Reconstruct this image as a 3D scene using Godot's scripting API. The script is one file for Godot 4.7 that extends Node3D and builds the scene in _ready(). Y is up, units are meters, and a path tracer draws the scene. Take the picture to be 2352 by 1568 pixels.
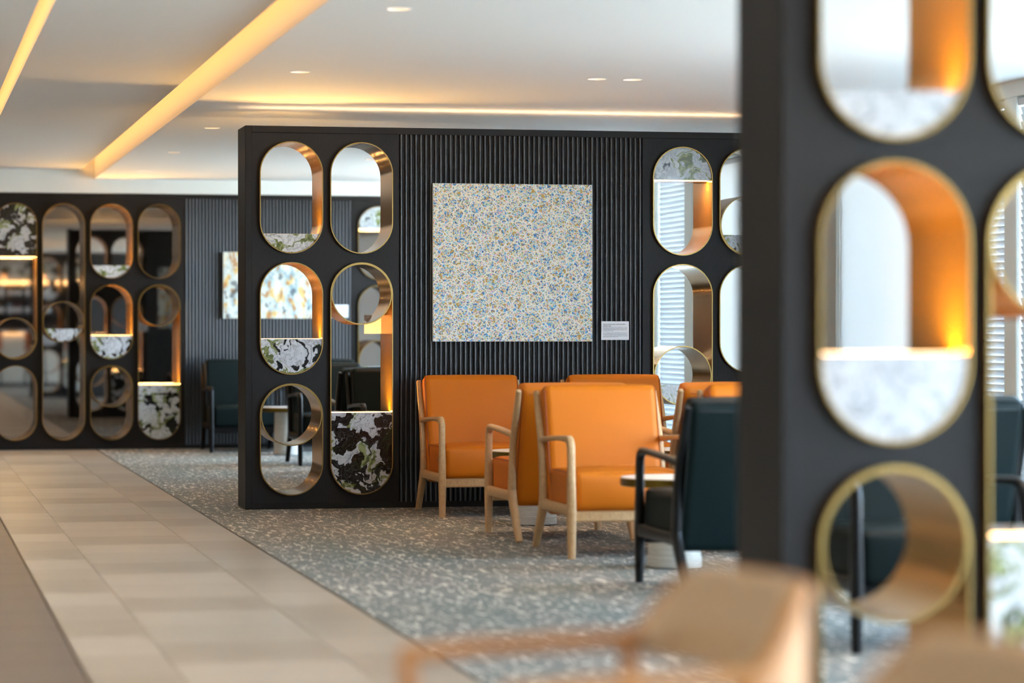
extends Node3D
# A lounge: three timber screens with brass-lined openings stand across a carpeted room, a tiled aisle runs along them,
# windows line the right-hand wall. x runs along the screens, -z down the aisle, units are metres.

const CEIL := 2.45        # lounge ceiling
const CEIL_AISLE := 2.53  # aisle ceiling
const XW := 5.97          # window wall
const ZA := -17.05        # front faces of the three screens
const ZN := -6.5
const ZF := -25.9
const TH := 0.36          # screen thickness
const PITCH := 0.43
const R := 0.1925
const WARM := Color(1.0, 0.77, 0.49)

var M := {}
var counts := {}
var rng := RandomNumberGenerator.new()

# ------------------------------------------------------------------ mesh builder
class MB:
	var v := PackedVector3Array()
	var n := PackedVector3Array()
	var t := PackedVector2Array()
	func tri(a: Vector3, b: Vector3, c: Vector3, na: Vector3, nb: Vector3, nc: Vector3, ua := Vector2.ZERO, ub := Vector2.ZERO, uc := Vector2.ZERO) -> void:
		if (b - a).cross(c - a).dot(na + nb + nc) > 0.0:
			v.append(a); v.append(c); v.append(b)
			n.append(na); n.append(nc); n.append(nb)
			t.append(ua); t.append(uc); t.append(ub)
		else:
			v.append(a); v.append(b); v.append(c)
			n.append(na); n.append(nb); n.append(nc)
			t.append(ua); t.append(ub); t.append(uc)
	func quad(a: Vector3, b: Vector3, c: Vector3, d: Vector3, na: Vector3, nb: Vector3, nc: Vector3, nd: Vector3, ua := Vector2.ZERO, ub := Vector2.ZERO, uc := Vector2.ZERO, ud := Vector2.ZERO) -> void:
		tri(a, b, c, na, nb, nc, ua, ub, uc)
		tri(a, c, d, na, nc, nd, ua, uc, ud)
	func flat(a: Vector3, b: Vector3, c: Vector3, d: Vector3, nn: Vector3) -> void:
		quad(a, b, c, d, nn, nn, nn, nn)
	# box with chamfered edges
	func box(c: Vector3, s: Vector3, ch := 0.002) -> void:
		var h := s * 0.5
		ch = minf(ch, minf(h.x, minf(h.y, h.z)) * 0.9)
		for ax in 3:
			var u := (ax + 1) % 3
			var w := (ax + 2) % 3
			for sg in [-1.0, 1.0]:
				var nn := Vector3.ZERO
				nn[ax] = sg
				var p := []
				for k in [[-1, -1], [1, -1], [1, 1], [-1, 1]]:
					var q := Vector3.ZERO
					q[ax] = sg * h[ax]
					q[u] = k[0] * (h[u] - ch)
					q[w] = k[1] * (h[w] - ch)
					p.append(c + q)
				var uvs := []
				for q in p:
					uvs.append(Vector2(q[u], q[w]))
				quad(p[0], p[1], p[2], p[3], nn, nn, nn, nn, uvs[0], uvs[1], uvs[2], uvs[3])
		for ax in 3:
			var u := (ax + 1) % 3
			var w := (ax + 2) % 3
			for su in [-1.0, 1.0]:
				for sw in [-1.0, 1.0]:
					var nn := Vector3.ZERO
					nn[u] = su
					nn[w] = sw
					nn = nn.normalized()
					var p := []
					for e in [[-1, 0], [1, 0], [1, 1], [-1, 1]]:
						var q := Vector3.ZERO
						q[ax] = e[0] * (h[ax] - ch)
						q[u] = su * (h[u] - (ch if e[1] == 1 else 0.0))
						q[w] = sw * (h[w] - (0.0 if e[1] == 1 else ch))
						p.append(c + q)
					flat(p[0], p[1], p[2], p[3], nn)
		for sx in [-1.0, 1.0]:
			for sy in [-1.0, 1.0]:
				for sz in [-1.0, 1.0]:
					var g := Vector3(sx, sy, sz)
					var a := c + g * Vector3(h.x, h.y - ch, h.z - ch)
					var b := c + g * Vector3(h.x - ch, h.y, h.z - ch)
					var d := c + g * Vector3(h.x - ch, h.y - ch, h.z)
					var nn := g.normalized()
					tri(a, b, d, nn, nn, nn)
	# cushion: rounded box whose faces crown outwards
	func cushion(c: Vector3, s: Vector3, r: float, crown: Vector3, steps := 14) -> void:
		var h := s * 0.5
		for ax in 3:
			var u := (ax + 1) % 3
			var w := (ax + 2) % 3
			for sg in [-1.0, 1.0]:
				var pos := []
				var nor := []
				for i in steps + 1:
					for j in steps + 1:
						var uu: float = lerpf(-1.0, 1.0, float(i) / steps)
						var ww: float = lerpf(-1.0, 1.0, float(j) / steps)
						uu = signf(uu) * (1.0 - pow(1.0 - absf(uu), 1.6))
						ww = signf(ww) * (1.0 - pow(1.0 - absf(ww), 1.6))
						var p := Vector3.ZERO
						p[ax] = sg * h[ax]
						p[u] = uu * h[u]
						p[w] = ww * h[w]
						var q := p.clamp(-h + Vector3.ONE * r, h - Vector3.ONE * r)
						var nn := (p - q).normalized()
						var o := q + nn * r
						var fu: float = clampf(o[u] / h[u], -1.0, 1.0)
						var fw: float = clampf(o[w] / h[w], -1.0, 1.0)
						var bulge: float = crown[ax] * (1.0 - fu * fu) * (1.0 - fw * fw)
						var axis := Vector3.ZERO
						axis[ax] = sg
						o += axis * bulge
						var gu := Vector3.ZERO
						gu[u] = 2.0 * crown[ax] * fu / h[u] * (1.0 - fw * fw)
						gu[w] = 2.0 * crown[ax] * fw / h[w] * (1.0 - fu * fu)
						nn = (nn + gu * absf(nn[ax])).normalized()
						pos.append(c + o)
						nor.append(nn)
				for i in steps:
					for j in steps:
						var a := i * (steps + 1) + j
						var b := a + 1
						var d := a + steps + 1
						var e := d + 1
						quad(pos[a], pos[d], pos[e], pos[b], nor[a], nor[d], nor[e], nor[b], Vector2(pos[a][u], pos[a][w]), Vector2(pos[d][u], pos[d][w]), Vector2(pos[e][u], pos[e][w]), Vector2(pos[b][u], pos[b][w]))
	# rounded bar swept along points; side is the fixed direction of the half width; rows are [point, half width, half thickness]
	func bar(rows: Array, side: Vector3, seg := 12, soft := 0.55) -> void:
		var rings := []
		var norms := []
		var along := 0.0
		var lens := []
		for i in rows.size():
			var a: Vector3 = rows[maxi(i - 1, 0)][0]
			var b: Vector3 = rows[mini(i + 1, rows.size() - 1)][0]
			var d := (b - a).normalized()
			var sd := (side - d * side.dot(d)).normalized()
			var up := d.cross(sd).normalized()
			var ring := []
			var nn := []
			for k in seg:
				var an := TAU * k / seg
				var cx := signf(cos(an)) * pow(absf(cos(an)), soft)
				var cy := signf(sin(an)) * pow(absf(sin(an)), soft)
				ring.append(rows[i][0] + sd * cx * rows[i][1] + up * cy * rows[i][2])
				nn.append((sd * cos(an) / rows[i][1] + up * sin(an) / rows[i][2]).normalized())
			if i > 0:
				along += (rows[i][0] - rows[i - 1][0]).length()
			lens.append(along)
			rings.append(ring)
			norms.append(nn)
		for i in rows.size() - 1:
			for k in seg:
				var k2 := (k + 1) % seg
				quad(rings[i][k], rings[i][k2], rings[i + 1][k2], rings[i + 1][k], norms[i][k], norms[i][k2], norms[i + 1][k2], norms[i + 1][k], Vector2(float(k) / seg * 0.1, lens[i]), Vector2((k + 1.0) / seg * 0.1, lens[i]), Vector2((k + 1.0) / seg * 0.1, lens[i + 1]), Vector2(float(k) / seg * 0.1, lens[i + 1]))
		for e in [0, rows.size() - 1]:
			var other: int = 1 if e == 0 else rows.size() - 2
			var dn: Vector3 = (rows[e][0] - rows[other][0]).normalized()
			var cc: Vector3 = rows[e][0] + dn * minf(rows[e][1], rows[e][2]) * 0.25
			for k in seg:
				tri(cc, rings[e][k], rings[e][(k + 1) % seg], dn, (dn + norms[e][k]).normalized(), (dn + norms[e][(k + 1) % seg]).normalized())
	# round tube
	func tube(pts: Array, r: float, seg := 8, closed := false) -> void:
		var rings := []
		var norms := []
		var m := pts.size()
		for i in m:
			var a: Vector3 = pts[(i - 1 + m) % m] if closed else pts[maxi(i - 1, 0)]
			var b: Vector3 = pts[(i + 1) % m] if closed else pts[mini(i + 1, m - 1)]
			var d := (b - a).normalized()
			var ref := Vector3.UP if absf(d.y) < 0.9 else Vector3.RIGHT
			var s := ref.cross(d).normalized()
			var up := d.cross(s)
			var ring := []
			var nn := []
			for k in seg:
				var an := TAU * k / seg
				var o := s * cos(an) + up * sin(an)
				ring.append(pts[i] + o * r)
				nn.append(o)
			rings.append(ring)
			norms.append(nn)
		for i in (m if closed else m - 1):
			var j := (i + 1) % m
			for k in seg:
				var k2 := (k + 1) % seg
				quad(rings[i][k], rings[i][k2], rings[j][k2], rings[j][k], norms[i][k], norms[i][k2], norms[j][k2], norms[j][k])
	# lathe round the y axis; rows are [radius, y]; sharp corners get doubled rows
	func lathe(c: Vector3, rows: Array, seg := 40) -> void:
		for i in rows.size() - 1:
			var a: Vector2 = rows[i]
			var b: Vector2 = rows[i + 1]
			var d := b - a
			if d.length() < 1e-6:
				continue
			var nn := Vector2(d.y, -d.x).normalized()
			for k in seg:
				var u0 := TAU * k / seg
				var u1 := TAU * (k + 1) / seg
				var e0 := Vector3(cos(u0), 0, sin(u0))
				var e1 := Vector3(cos(u1), 0, sin(u1))
				var n0 := e0 * nn.x + Vector3.UP * nn.y
				var n1 := e1 * nn.x + Vector3.UP * nn.y
				quad(c + e0 * a.x + Vector3.UP * a.y, c + e1 * a.x + Vector3.UP * a.y, c + e1 * b.x + Vector3.UP * b.y, c + e0 * b.x + Vector3.UP * b.y, n0, n1, n1, n0, Vector2(a.x * cos(u0), a.x * sin(u0) + a.y), Vector2(a.x * cos(u1), a.x * sin(u1) + a.y), Vector2(b.x * cos(u1), b.x * sin(u1) + b.y), Vector2(b.x * cos(u0), b.x * sin(u0) + b.y))
	func mesh() -> ArrayMesh:
		var arr := []
		arr.resize(Mesh.ARRAY_MAX)
		arr[Mesh.ARRAY_VERTEX] = v
		arr[Mesh.ARRAY_NORMAL] = n
		arr[Mesh.ARRAY_TEX_UV] = t
		var m := ArrayMesh.new()
		m.add_surface_from_arrays(Mesh.PRIMITIVE_TRIANGLES, arr)
		return m

# ------------------------------------------------------------------ naming helpers
func numbered(called: String) -> String:
	var k: int = counts.get(called, 0)
	counts[called] = k + 1
	return called if k == 0 else "%s_%03d" % [called, k]

func put(called: String, mesh: Mesh, mat: Material, parent: Node3D = null) -> MeshInstance3D:
	var o := MeshInstance3D.new()
	o.mesh = mesh
	o.material_override = mat
	if parent == null:
		o.name = numbered(called)
		add_child(o)
	else:
		o.name = called
		parent.add_child(o, true)
	return o

func thing(called: String, label: String, category: String, at := Vector3.ZERO, turn := 0.0, group := "") -> Node3D:
	var o := Node3D.new()
	o.name = numbered(called)
	add_child(o)
	o.position = at
	o.rotation.y = turn
	o.set_meta("label", label)
	o.set_meta("category", category)
	if group != "":
		o.set_meta("group", group)
	return o

func tag(o: Node3D, label: String, category: String, group := "") -> Node3D:
	o.set_meta("label", label)
	o.set_meta("category", category)
	if group != "":
		o.set_meta("group", group)
	return o

func copy_of(o: Node3D, at: Vector3, turn: float, label: String, group := "") -> Node3D:
	var c: Node3D = o.duplicate()
	c.name = numbered(str(o.name).rstrip("0123456789").trim_suffix("_"))
	add_child(c)
	c.position = at
	c.rotation.y = turn
	c.set_meta("label", label)
	if group != "":
		c.set_meta("group", group)
	return c

func structure(called: String, mesh: Mesh, mat: Material) -> MeshInstance3D:
	var o := put(called, mesh, mat)
	o.set_meta("kind", "structure")
	return o

func boxes(list: Array, ch := 0.002) -> ArrayMesh:   # list of [x0, x1, y0, y1, z0, z1]
	var b := MB.new()
	for k in list:
		b.box(Vector3(k[0] + k[1], k[2] + k[3], k[4] + k[5]) * 0.5, Vector3(absf(k[1] - k[0]), absf(k[3] - k[2]), absf(k[5] - k[4])), ch)
	return b.mesh()

func area(parent: Node3D, at: Vector3, size: Vector2, rot: Vector3, energy: float, color: Color) -> void:
	var l := AreaLight3D.new()
	l.name = "strip_glow"
	l.area_size = size
	l.light_energy = energy
	l.light_color = color
	l.shadow_enabled = true
	l.area_normalize_energy = true
	l.area_range = 40.0
	parent.add_child(l, true)
	l.position = at
	l.rotation = rot

# ------------------------------------------------------------------ textures
func tex(img: Image) -> ImageTexture:
	return ImageTexture.create_from_image(img)

func fnoise(sd: int, freq: float, oct := 4, type := FastNoiseLite.TYPE_SIMPLEX_SMOOTH) -> FastNoiseLite:
	var f := FastNoiseLite.new()
	f.seed = sd
	f.frequency = freq
	f.noise_type = type
	f.fractal_type = FastNoiseLite.FRACTAL_FBM if oct > 1 else FastNoiseLite.FRACTAL_NONE
	f.fractal_octaves = oct
	return f

func marble_tex(sd: int, dark: float, green: float, wave: float, ground: Color) -> ImageTexture:
	var s := 384
	var img := Image.create(s, s, false, Image.FORMAT_RGB8)
	var na := fnoise(sd, 0.007, 4)
	var nb := fnoise(sd + 7, 0.0085, 5)
	var nc := fnoise(sd + 13, 0.010, 4)
	var nd := fnoise(sd + 29, 0.035, 4)
	var crack := FastNoiseLite.new()
	crack.seed = sd + 41
	crack.noise_type = FastNoiseLite.TYPE_CELLULAR
	crack.cellular_return_type = FastNoiseLite.RETURN_DISTANCE2_SUB
	crack.frequency = 0.028
	crack.fractal_type = FastNoiseLite.FRACTAL_NONE
	var black := Color(0.04, 0.04, 0.045)
	var grey := Color(0.46, 0.48, 0.51)
	var moss := Color(0.27, 0.31, 0.13)
	var pale_moss := Color(0.56, 0.60, 0.38)
	for y in s:
		for x in s:
			var wx: float = x + 70.0 * na.get_noise_2d(x, y)
			var wy: float = y + 70.0 * na.get_noise_2d(x + 500.0, y + 300.0)
			var ux: float = wx * (1.0 - 0.65 * wave)
			var uy: float = wy * (1.0 + wave)
			var m: float = nb.get_noise_2d(ux, uy)
			var k: float = nc.get_noise_2d(ux, uy)
			var f: float = nd.get_noise_2d(wx, wy)
			var ck: float = crack.get_noise_2d(wx, wy) + 1.0
			var col := ground
			# layered grey contours, like growth bands
			var band: float = absf(fposmod((k * 0.9 + m * 0.5) * 11.0, 1.0) - 0.5) * 2.0
			var streak: float = (1.0 - smoothstep(0.02, 0.22, band)) * smoothstep(-0.15, 0.25, f + 0.5 * wave)
			col = col.lerp(grey, streak * 0.75)
			col = col.lerp(grey, smoothstep(0.0, 0.45, f + 0.3 * wave) * 0.30)
			# broken edges between the white clasts
			col = col.lerp(grey * 0.55, (1.0 - smoothstep(0.0, 0.05, ck)) * 0.65 * (1.0 - 0.6 * wave))
			# green stain along one contour
			var g: float = smoothstep(0.26 - green, 0.34 - green, k + 0.16 * f)
			col = col.lerp(moss.lerp(pale_moss, clampf(0.5 + f * 1.5, 0.0, 1.0)), g * 0.9)
			# black matrix with pale crazing and green in it
			var d: float = smoothstep(0.22 - dark, 0.25 - dark, m + 0.10 * f)
			var bl := black.lerp(Color(0.62, 0.62, 0.60), (1.0 - smoothstep(0.0, 0.10, absf(f))) * 0.30)
			bl = bl.lerp(Color(0.66, 0.66, 0.64), (1.0 - smoothstep(0.0, 0.045, ck)) * 0.55)
			bl = bl.lerp(moss * 0.6, smoothstep(0.02, 0.22, k) * 0.75)
			col = col.lerp(bl, d)
			img.set_pixel(x, y, col)
	return tex(img)

func painting_tex() -> ImageTexture:
	var s := 768
	# small flakes of paint
	var flakes := FastNoiseLite.new()
	flakes.seed = 5
	flakes.noise_type = FastNoiseLite.TYPE_CELLULAR
	flakes.cellular_return_type = FastNoiseLite.RETURN_CELL_VALUE
	flakes.cellular_jitter = 1.0
	flakes.fractal_type = FastNoiseLite.FRACTAL_NONE
	flakes.frequency = 0.25
	var blots := fnoise(77, 0.035, 2)
	var pick := fnoise(91, 0.02, 1)
	var pal := [Color(0.92, 0.89, 0.80), Color(0.88, 0.86, 0.79), Color(0.95, 0.91, 0.78), Color(0.74, 0.81, 0.64), Color(0.18, 0.66, 0.92), Color(0.42, 0.80, 0.95), Color(0.76, 0.55, 0.13), Color(0.93, 0.70, 0.76), Color(0.05, 0.30, 0.68), Color(0.26, 0.24, 0.22), Color(0.90, 0.90, 0.84), Color(0.93, 0.88, 0.74), Color(0.52, 0.70, 0.50), Color(0.95, 0.93, 0.88), Color(0.89, 0.85, 0.74), Color(0.93, 0.90, 0.80), Color(0.86, 0.84, 0.76)]
	var solid := [Color(0.70, 0.50, 0.10), Color(0.04, 0.26, 0.60), Color(0.12, 0.58, 0.86), Color(0.90, 0.66, 0.74), Color(0.72, 0.52, 0.12)]
	# pebbles: circles dropped large to small where they still fit
	var g := RandomNumberGenerator.new()
	g.seed = 20
	var cs: Array[Vector3] = []
	var cell := 48
	var w := s / cell + 1
	var grid := []
	grid.resize(w * w)
	for i in w * w:
		grid[i] = []
	for step in [[18, 40.0, 50.0, 600], [62, 27.0, 36.0, 2500], [210, 17.0, 25.0, 8000], [520, 10.0, 16.0, 16000], [1300, 5.0, 9.0, 26000]]:
		var made := 0
		for trial in step[3]:
			if made >= step[0]:
				break
			var r: float = g.randf_range(step[1], step[2])
			var p := Vector2(g.randf_range(-8, s + 8), g.randf_range(-8, s + 8))
			var ok := true
			var gx := int(p.x) / cell
			var gy := int(p.y) / cell
			for a in range(maxi(gx - 2, 0), mini(gx + 3, w)):
				for b in range(maxi(gy - 2, 0), mini(gy + 3, w)):
					for id in grid[b * w + a]:
						var c: Vector3 = cs[id]
						if p.distance_to(Vector2(c.x, c.y)) < r + c.z + 1.0:
							ok = false
							break
					if not ok:
						break
				if not ok:
					break
			if ok:
				grid[clampi(gy, 0, w - 1) * w + clampi(gx, 0, w - 1)].append(cs.size())
				cs.append(Vector3(p.x, p.y, r))
				made += 1
	var best := PackedFloat32Array()
	var second := PackedFloat32Array()
	best.resize(s * s)
	second.resize(s * s)
	best.fill(99.0)
	second.fill(99.0)
	for c in cs:
		var reach := int(c.z + 9.0)
		for y in range(maxi(int(c.y) - reach, 0), mini(int(c.y) + reach, s)):
			var dy: float = y - c.y
			for x in range(maxi(int(c.x) - reach, 0), mini(int(c.x) + reach, s)):
				var dx: float = x - c.x
				var d: float = sqrt(dx * dx + dy * dy) - c.z
				var i := y * s + x
				if d < best[i]:
					second[i] = best[i]
					best[i] = d
				elif d < second[i]:
					second[i] = d
	var img := Image.create(s, s, false, Image.FORMAT_RGB8)
	var white := Color(0.97, 0.96, 0.93)
	for y in s:
		for x in s:
			var i := y * s + x
			var f: float = flakes.get_noise_2d(x, y) * 0.5 + 0.5
			var col: Color = pal[int(f * 997.0) % pal.size()]
			var bl: float = blots.get_noise_2d(x, y)
			if absf(bl) > 0.40:
				col = solid[clampi(int((pick.get_noise_2d(x, y) * 0.7 + 0.5) * 5.0), 0, 4)]
			# white rims where two pebbles meet
			var gap: float = second[i] - best[i]
			if gap < 3.4 and best[i] > -2.6:
				col = white
			elif best[i] > 3.5:
				col = col.lerp(white, 0.4)
			img.set_pixel(x, y, col.lerp(Color(1.0, 0.98, 0.90), 0.22))
	return tex(img)

func blotch_tex(sd: int) -> ImageTexture:
	var img := Image.create(320, 208, false, Image.FORMAT_RGB8)
	var a := fnoise(sd, 0.012, 5)
	var b := fnoise(sd + 3, 0.02, 5)
	var c := fnoise(sd + 9, 0.03, 4)
	for y in 208:
		for x in 320:
			var k: float = a.get_noise_2d(x * 1.2, y * 0.7)
			var l: float = b.get_noise_2d(x, y * 0.7)
			var m: float = c.get_noise_2d(x, y * 0.6)
			var col := Color(0.80, 0.84, 0.82).lerp(Color(0.58, 0.68, 0.72), smoothstep(-0.05, 0.35, k))
			col = col.lerp(Color(0.86, 0.74, 0.48), smoothstep(0.05, 0.36, l))
			col = col.lerp(Color(0.70, 0.46, 0.24), smoothstep(0.22, 0.42, m) * 0.75)
			col = col.lerp(Color(0.90, 0.90, 0.86), smoothstep(0.12, 0.3, -m) * 0.8)
			col = col.lerp(Color(0.25, 0.28, 0.30), smoothstep(0.32, 0.42, -l) * 0.6)
			img.set_pixel(x, y, col)
	return tex(img)

func carpet_tex() -> ImageTexture:
	var s := 1024
	var line := fnoise(3, 0.020, 2)
	var mask := fnoise(8, 0.030, 2)
	var line2 := fnoise(33, 0.022, 2)
	var mask2 := fnoise(38, 0.030, 2)
	var speck := fnoise(11, 0.31, 1)
	var big := fnoise(21, 0.003, 2)
	for f in [line, mask, line2, mask2, speck, big]:
		f.offset = Vector3(7, 3, 0)
	var il := line.get_seamless_image(s, s, false, false, 0.1, false)
	var im := mask.get_seamless_image(s, s, false, false, 0.1, false)
	var il2 := line2.get_seamless_image(s, s, false, false, 0.1, false)
	var im2 := mask2.get_seamless_image(s, s, false, false, 0.1, false)
	var isp := speck.get_seamless_image(s, s, false, false, 0.1, false)
	var ib := big.get_seamless_image(s, s, false, false, 0.1, true)
	var img := Image.create(s, s, false, Image.FORMAT_RGB8)
	var base_a := Color(0.445, 0.43, 0.405)
	var base_b := Color(0.40, 0.425, 0.405)
	var fleck := Color(0.86, 0.81, 0.74)
	for y in s:
		for x in s:
			var l: float = il.get_pixel(x, y).r - 0.5
			var l2: float = il2.get_pixel(x, y).r - 0.5
			var k := 0.0
			if absf(l) < 0.038 and im.get_pixel(x, y).r > 0.46:
				k = 1.0 - smoothstep(0.022, 0.038, absf(l))
			if absf(l2) < 0.032 and im2.get_pixel(x, y).r > 0.48:
				k = maxf(k, 0.9 * (1.0 - smoothstep(0.018, 0.032, absf(l2))))
			var sp: float = isp.get_pixel(x, y).r - 0.5
			var col := base_a.lerp(base_b, clampf(ib.get_pixel(x, y).r, 0.0, 1.0))
			col = col.lerp(fleck, clampf(k, 0.0, 1.0) * 0.9)
			col = col * (1.0 + sp * 0.55)
			img.set_pixel(x, y, Color(clampf(col.r, 0, 1), clampf(col.g, 0, 1), clampf(col.b, 0, 1)))
	return tex(img)

func grain_tex(sd: int, dark: Color, light: Color, sx: float, sy: float, size := 256) -> ImageTexture:
	var f := fnoise(sd, 1.0, 4)
	var img := Image.create(size, size, false, Image.FORMAT_RGB8)
	for y in size:
		for x in size:
			# wrapped on a torus so that it repeats without a seam
			var ax := TAU * x / size
			var ay := TAU * y / size
			var v: float = f.get_noise_3d(cos(ax) * sx + 9.0 * cos(ay) * sy, sin(ax) * sx + 5.0 * sin(ay) * sy, sin(ay) * sy * 3.0)
			img.set_pixel(x, y, dark.lerp(light, clampf(0.5 + v * 0.9, 0.0, 1.0)))
	return tex(img)

func print_tex() -> ImageTexture:   # two blocks of fine print, too small to read
	var img := Image.create(360, 232, false, Image.FORMAT_RGB8)
	img.fill(Color(0.95, 0.96, 0.97))
	var g := RandomNumberGenerator.new()
	g.seed = 4
	for block in [[72, 5, 0.42], [138, 6, 0.63]]:
		for r in block[1]:
			var x := 22
			var last: bool = r == block[1] - 1
			var end := int(22 + 318 * (block[2] if last else 1.0))
			var y: int = block[0] + r * 11
			while x < end - 4:
				var wd: int = mini(g.randi_range(7, 26), end - x)
				for k in range(x, x + wd, 3):
					img.fill_rect(Rect2i(k, y + g.randi_range(0, 2), 2, g.randi_range(4, 7)), Color(0.36, 0.38, 0.42))
				x += wd + 4
	return tex(img)

func mat(col: Color, rough: float, metal := 0.0, t: Texture2D = null) -> StandardMaterial3D:
	var m := StandardMaterial3D.new()
	m.albedo_color = col
	m.roughness = rough
	m.metallic = metal
	if t:
		m.albedo_texture = t
	return m

func tri_mat(t: Texture2D, scale: Vector3, rough: float, world := true) -> StandardMaterial3D:
	var m := mat(Color.WHITE, rough, 0.0, t)
	m.uv1_triplanar = true
	m.uv1_world_triplanar = world
	m.uv1_scale = scale
	return m

func glow(col: Color, energy: float) -> StandardMaterial3D:
	var m := mat(Color(0.9, 0.85, 0.75), 0.6)
	m.emission_enabled = true
	m.emission = col
	m.emission_energy_multiplier = energy
	return m

func make_materials() -> void:
	M.panel = tri_mat(grain_tex(2, Color(0.060, 0.050, 0.048), Color(0.122, 0.104, 0.100), 9.0, 0.35), Vector3(9.0, 1.6, 9.0), 0.5)
	M.panel.metallic_specular = 0.36
	M.trim = tri_mat(grain_tex(4, Color(0.068, 0.056, 0.051), Color(0.108, 0.090, 0.083), 9.0, 0.35), Vector3(8.0, 1.6, 8.0), 0.5)
	M.trim.metallic_specular = 0.36
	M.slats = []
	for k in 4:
		var sm := tri_mat(grain_tex(30 + k, Color(0.048, 0.052, 0.062), Color(0.145, 0.16, 0.195), 2.6, 0.55), Vector3(16.0, 2.2, 16.0), 0.28, false)  # bluish tint puts the reflected sky into the slat colour
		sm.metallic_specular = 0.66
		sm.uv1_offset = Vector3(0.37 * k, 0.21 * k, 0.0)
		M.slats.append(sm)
	M.backing = mat(Color(0.07, 0.07, 0.075), 0.7)
	M.brass = mat(Color(0.70, 0.50, 0.12), 0.19, 0.78)
	M.rim = mat(Color(0.54, 0.45, 0.27), 0.32, 1.0)
	M.marble = [
		mat(Color.WHITE, 0.16, 0.0, marble_tex(11, -0.25, 0.06, 0.35, Color(0.84, 0.85, 0.85))),
		mat(Color.WHITE, 0.16, 0.0, marble_tex(24, 0.02, 0.06, 0.0, Color(0.82, 0.84, 0.86))),
		mat(Color.WHITE, 0.16, 0.0, marble_tex(58, 0.24, 0.02, 0.0, Color(0.76, 0.76, 0.76))),
		mat(Color.WHITE, 0.16, 0.0, marble_tex(73, -0.14, 0.03, 0.75, Color(0.74, 0.77, 0.78))),
		mat(Color.WHITE, 0.16, 0.0, marble_tex(90, 0.08, 0.12, 0.1, Color(0.80, 0.81, 0.80))),
		mat(Color.WHITE, 0.16, 0.0, marble_tex(104, -0.35, -0.3, 0.45, Color(0.78, 0.80, 0.82))),
	]
	M.led = glow(WARM, 8.0)
	M.slot_led = glow(Color(1.0, 0.73, 0.43), 3.0)
	M.amber = glow(Color(1.0, 0.62, 0.2), 4.0)
	M.mirror = mat(Color(0.56, 0.54, 0.52), 0.02, 1.0)
	var grain := grain_tex(70, Color(0.70, 0.54, 0.36), Color(0.82, 0.67, 0.48), 3.0, 0.5)
	M.oak = tri_mat(grain, Vector3(10.0, 2.5, 10.0), 0.5, false)
	M.black_wood = mat(Color(0.03, 0.03, 0.034), 0.36)
	M.black_wood.metallic_specular = 0.38
	M.orange = leather(Color(0.775, 0.41, 0.03), 0.5)
	M.orange.metallic_specular = 0.34
	M.green = leather(Color(0.035, 0.085, 0.085), 0.5)
	M.green.metallic_specular = 0.26
	M.beige = leather(Color(0.72, 0.62, 0.50), 0.6)
	M.tan = leather(Color(0.58, 0.26, 0.06), 0.5)
	M.seam = mat(Color(0.58, 0.25, 0.03), 0.5)
	M.seam_green = mat(Color(0.05, 0.08, 0.075), 0.5)
	M.bent = mat(Color(0.72, 0.50, 0.28), 0.45)
	M.carpet = tri_mat(carpet_tex(), Vector3(0.66, 0.66, 0.125), 0.95)
	M.carpet.uv1_triplanar_sharpness = 8.0
	M.tiles = []
	for k in 4:
		var tone: float = [0.0, 0.025, -0.028, 0.045][k]
		M.tiles.append(tri_mat(grain_tex(50 + k, Color(0.555 + tone, 0.515 + tone, 0.46 + tone), Color(0.665 + tone, 0.618 + tone, 0.555 + tone), 0.5, 5.0), Vector3(0.9, 0.9, 0.9), 0.33))
	M.dark_tiles = []
	for k in 2:
		M.dark_tiles.append(tri_mat(grain_tex(56 + k, Color(0.34, 0.30, 0.27), Color(0.42, 0.375, 0.34), 0.5, 5.0), Vector3(0.9, 0.9, 0.9), 0.33))
	M.grout = mat(Color(0.60, 0.55, 0.48), 0.9)
	M.edge = mat(Color(0.16, 0.14, 0.12), 0.5)
	M.steel_trim = mat(Color(0.45, 0.40, 0.34), 0.35, 1.0)
	M.ceiling = mat(Color(0.92, 0.92, 0.905), 0.66)
	M.wall = mat(Color(0.93, 0.93, 0.90), 0.8)
	M.wall_warm = mat(Color(0.76, 0.75, 0.71), 0.8)
	M.frame = mat(Color(0.82, 0.83, 0.83), 0.4)
	M.slat_white = mat(Color(0.84, 0.86, 0.87), 0.5)
	M.slat_white.backlight_enabled = true
	M.slat_white.backlight = Color(0.55, 0.55, 0.55)
	M.roller = mat(Color(0.96, 0.95, 0.92), 0.9)
	M.roller.backlight_enabled = true
	M.roller.backlight = Color(0.62, 0.62, 0.62)
	M.glass = mat(Color(0.9, 0.95, 0.96, 0.06), 0.02)
	M.glass.transparency = BaseMaterial3D.TRANSPARENCY_ALPHA
	M.stone = tri_mat(grain_tex(61, Color(0.72, 0.70, 0.65), Color(0.84, 0.82, 0.78), 1.4, 1.4), Vector3(2.0, 2.0, 2.0), 0.5)
	M.table_top = mat(Color(0.86, 0.83, 0.79), 0.35)
	M.table_edge = mat(Color(0.42, 0.33, 0.13), 0.3, 1.0)
	M.down_white = mat(Color(0.9, 0.9, 0.89), 0.5)
	M.down_lens = glow(Color(1.0, 0.80, 0.58), 10.0)
	M.black = mat(Color(0.03, 0.03, 0.032), 0.5)

func leather(c: Color, rough: float) -> StandardMaterial3D:
	var m := mat(c, rough)
	m.heightmap_enabled = true
	m.heightmap_scale = 0.03
	m.heightmap_texture = M.get("leather_bump")
	m.uv1_scale = Vector3(9, 9, 9)
	return m

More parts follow.
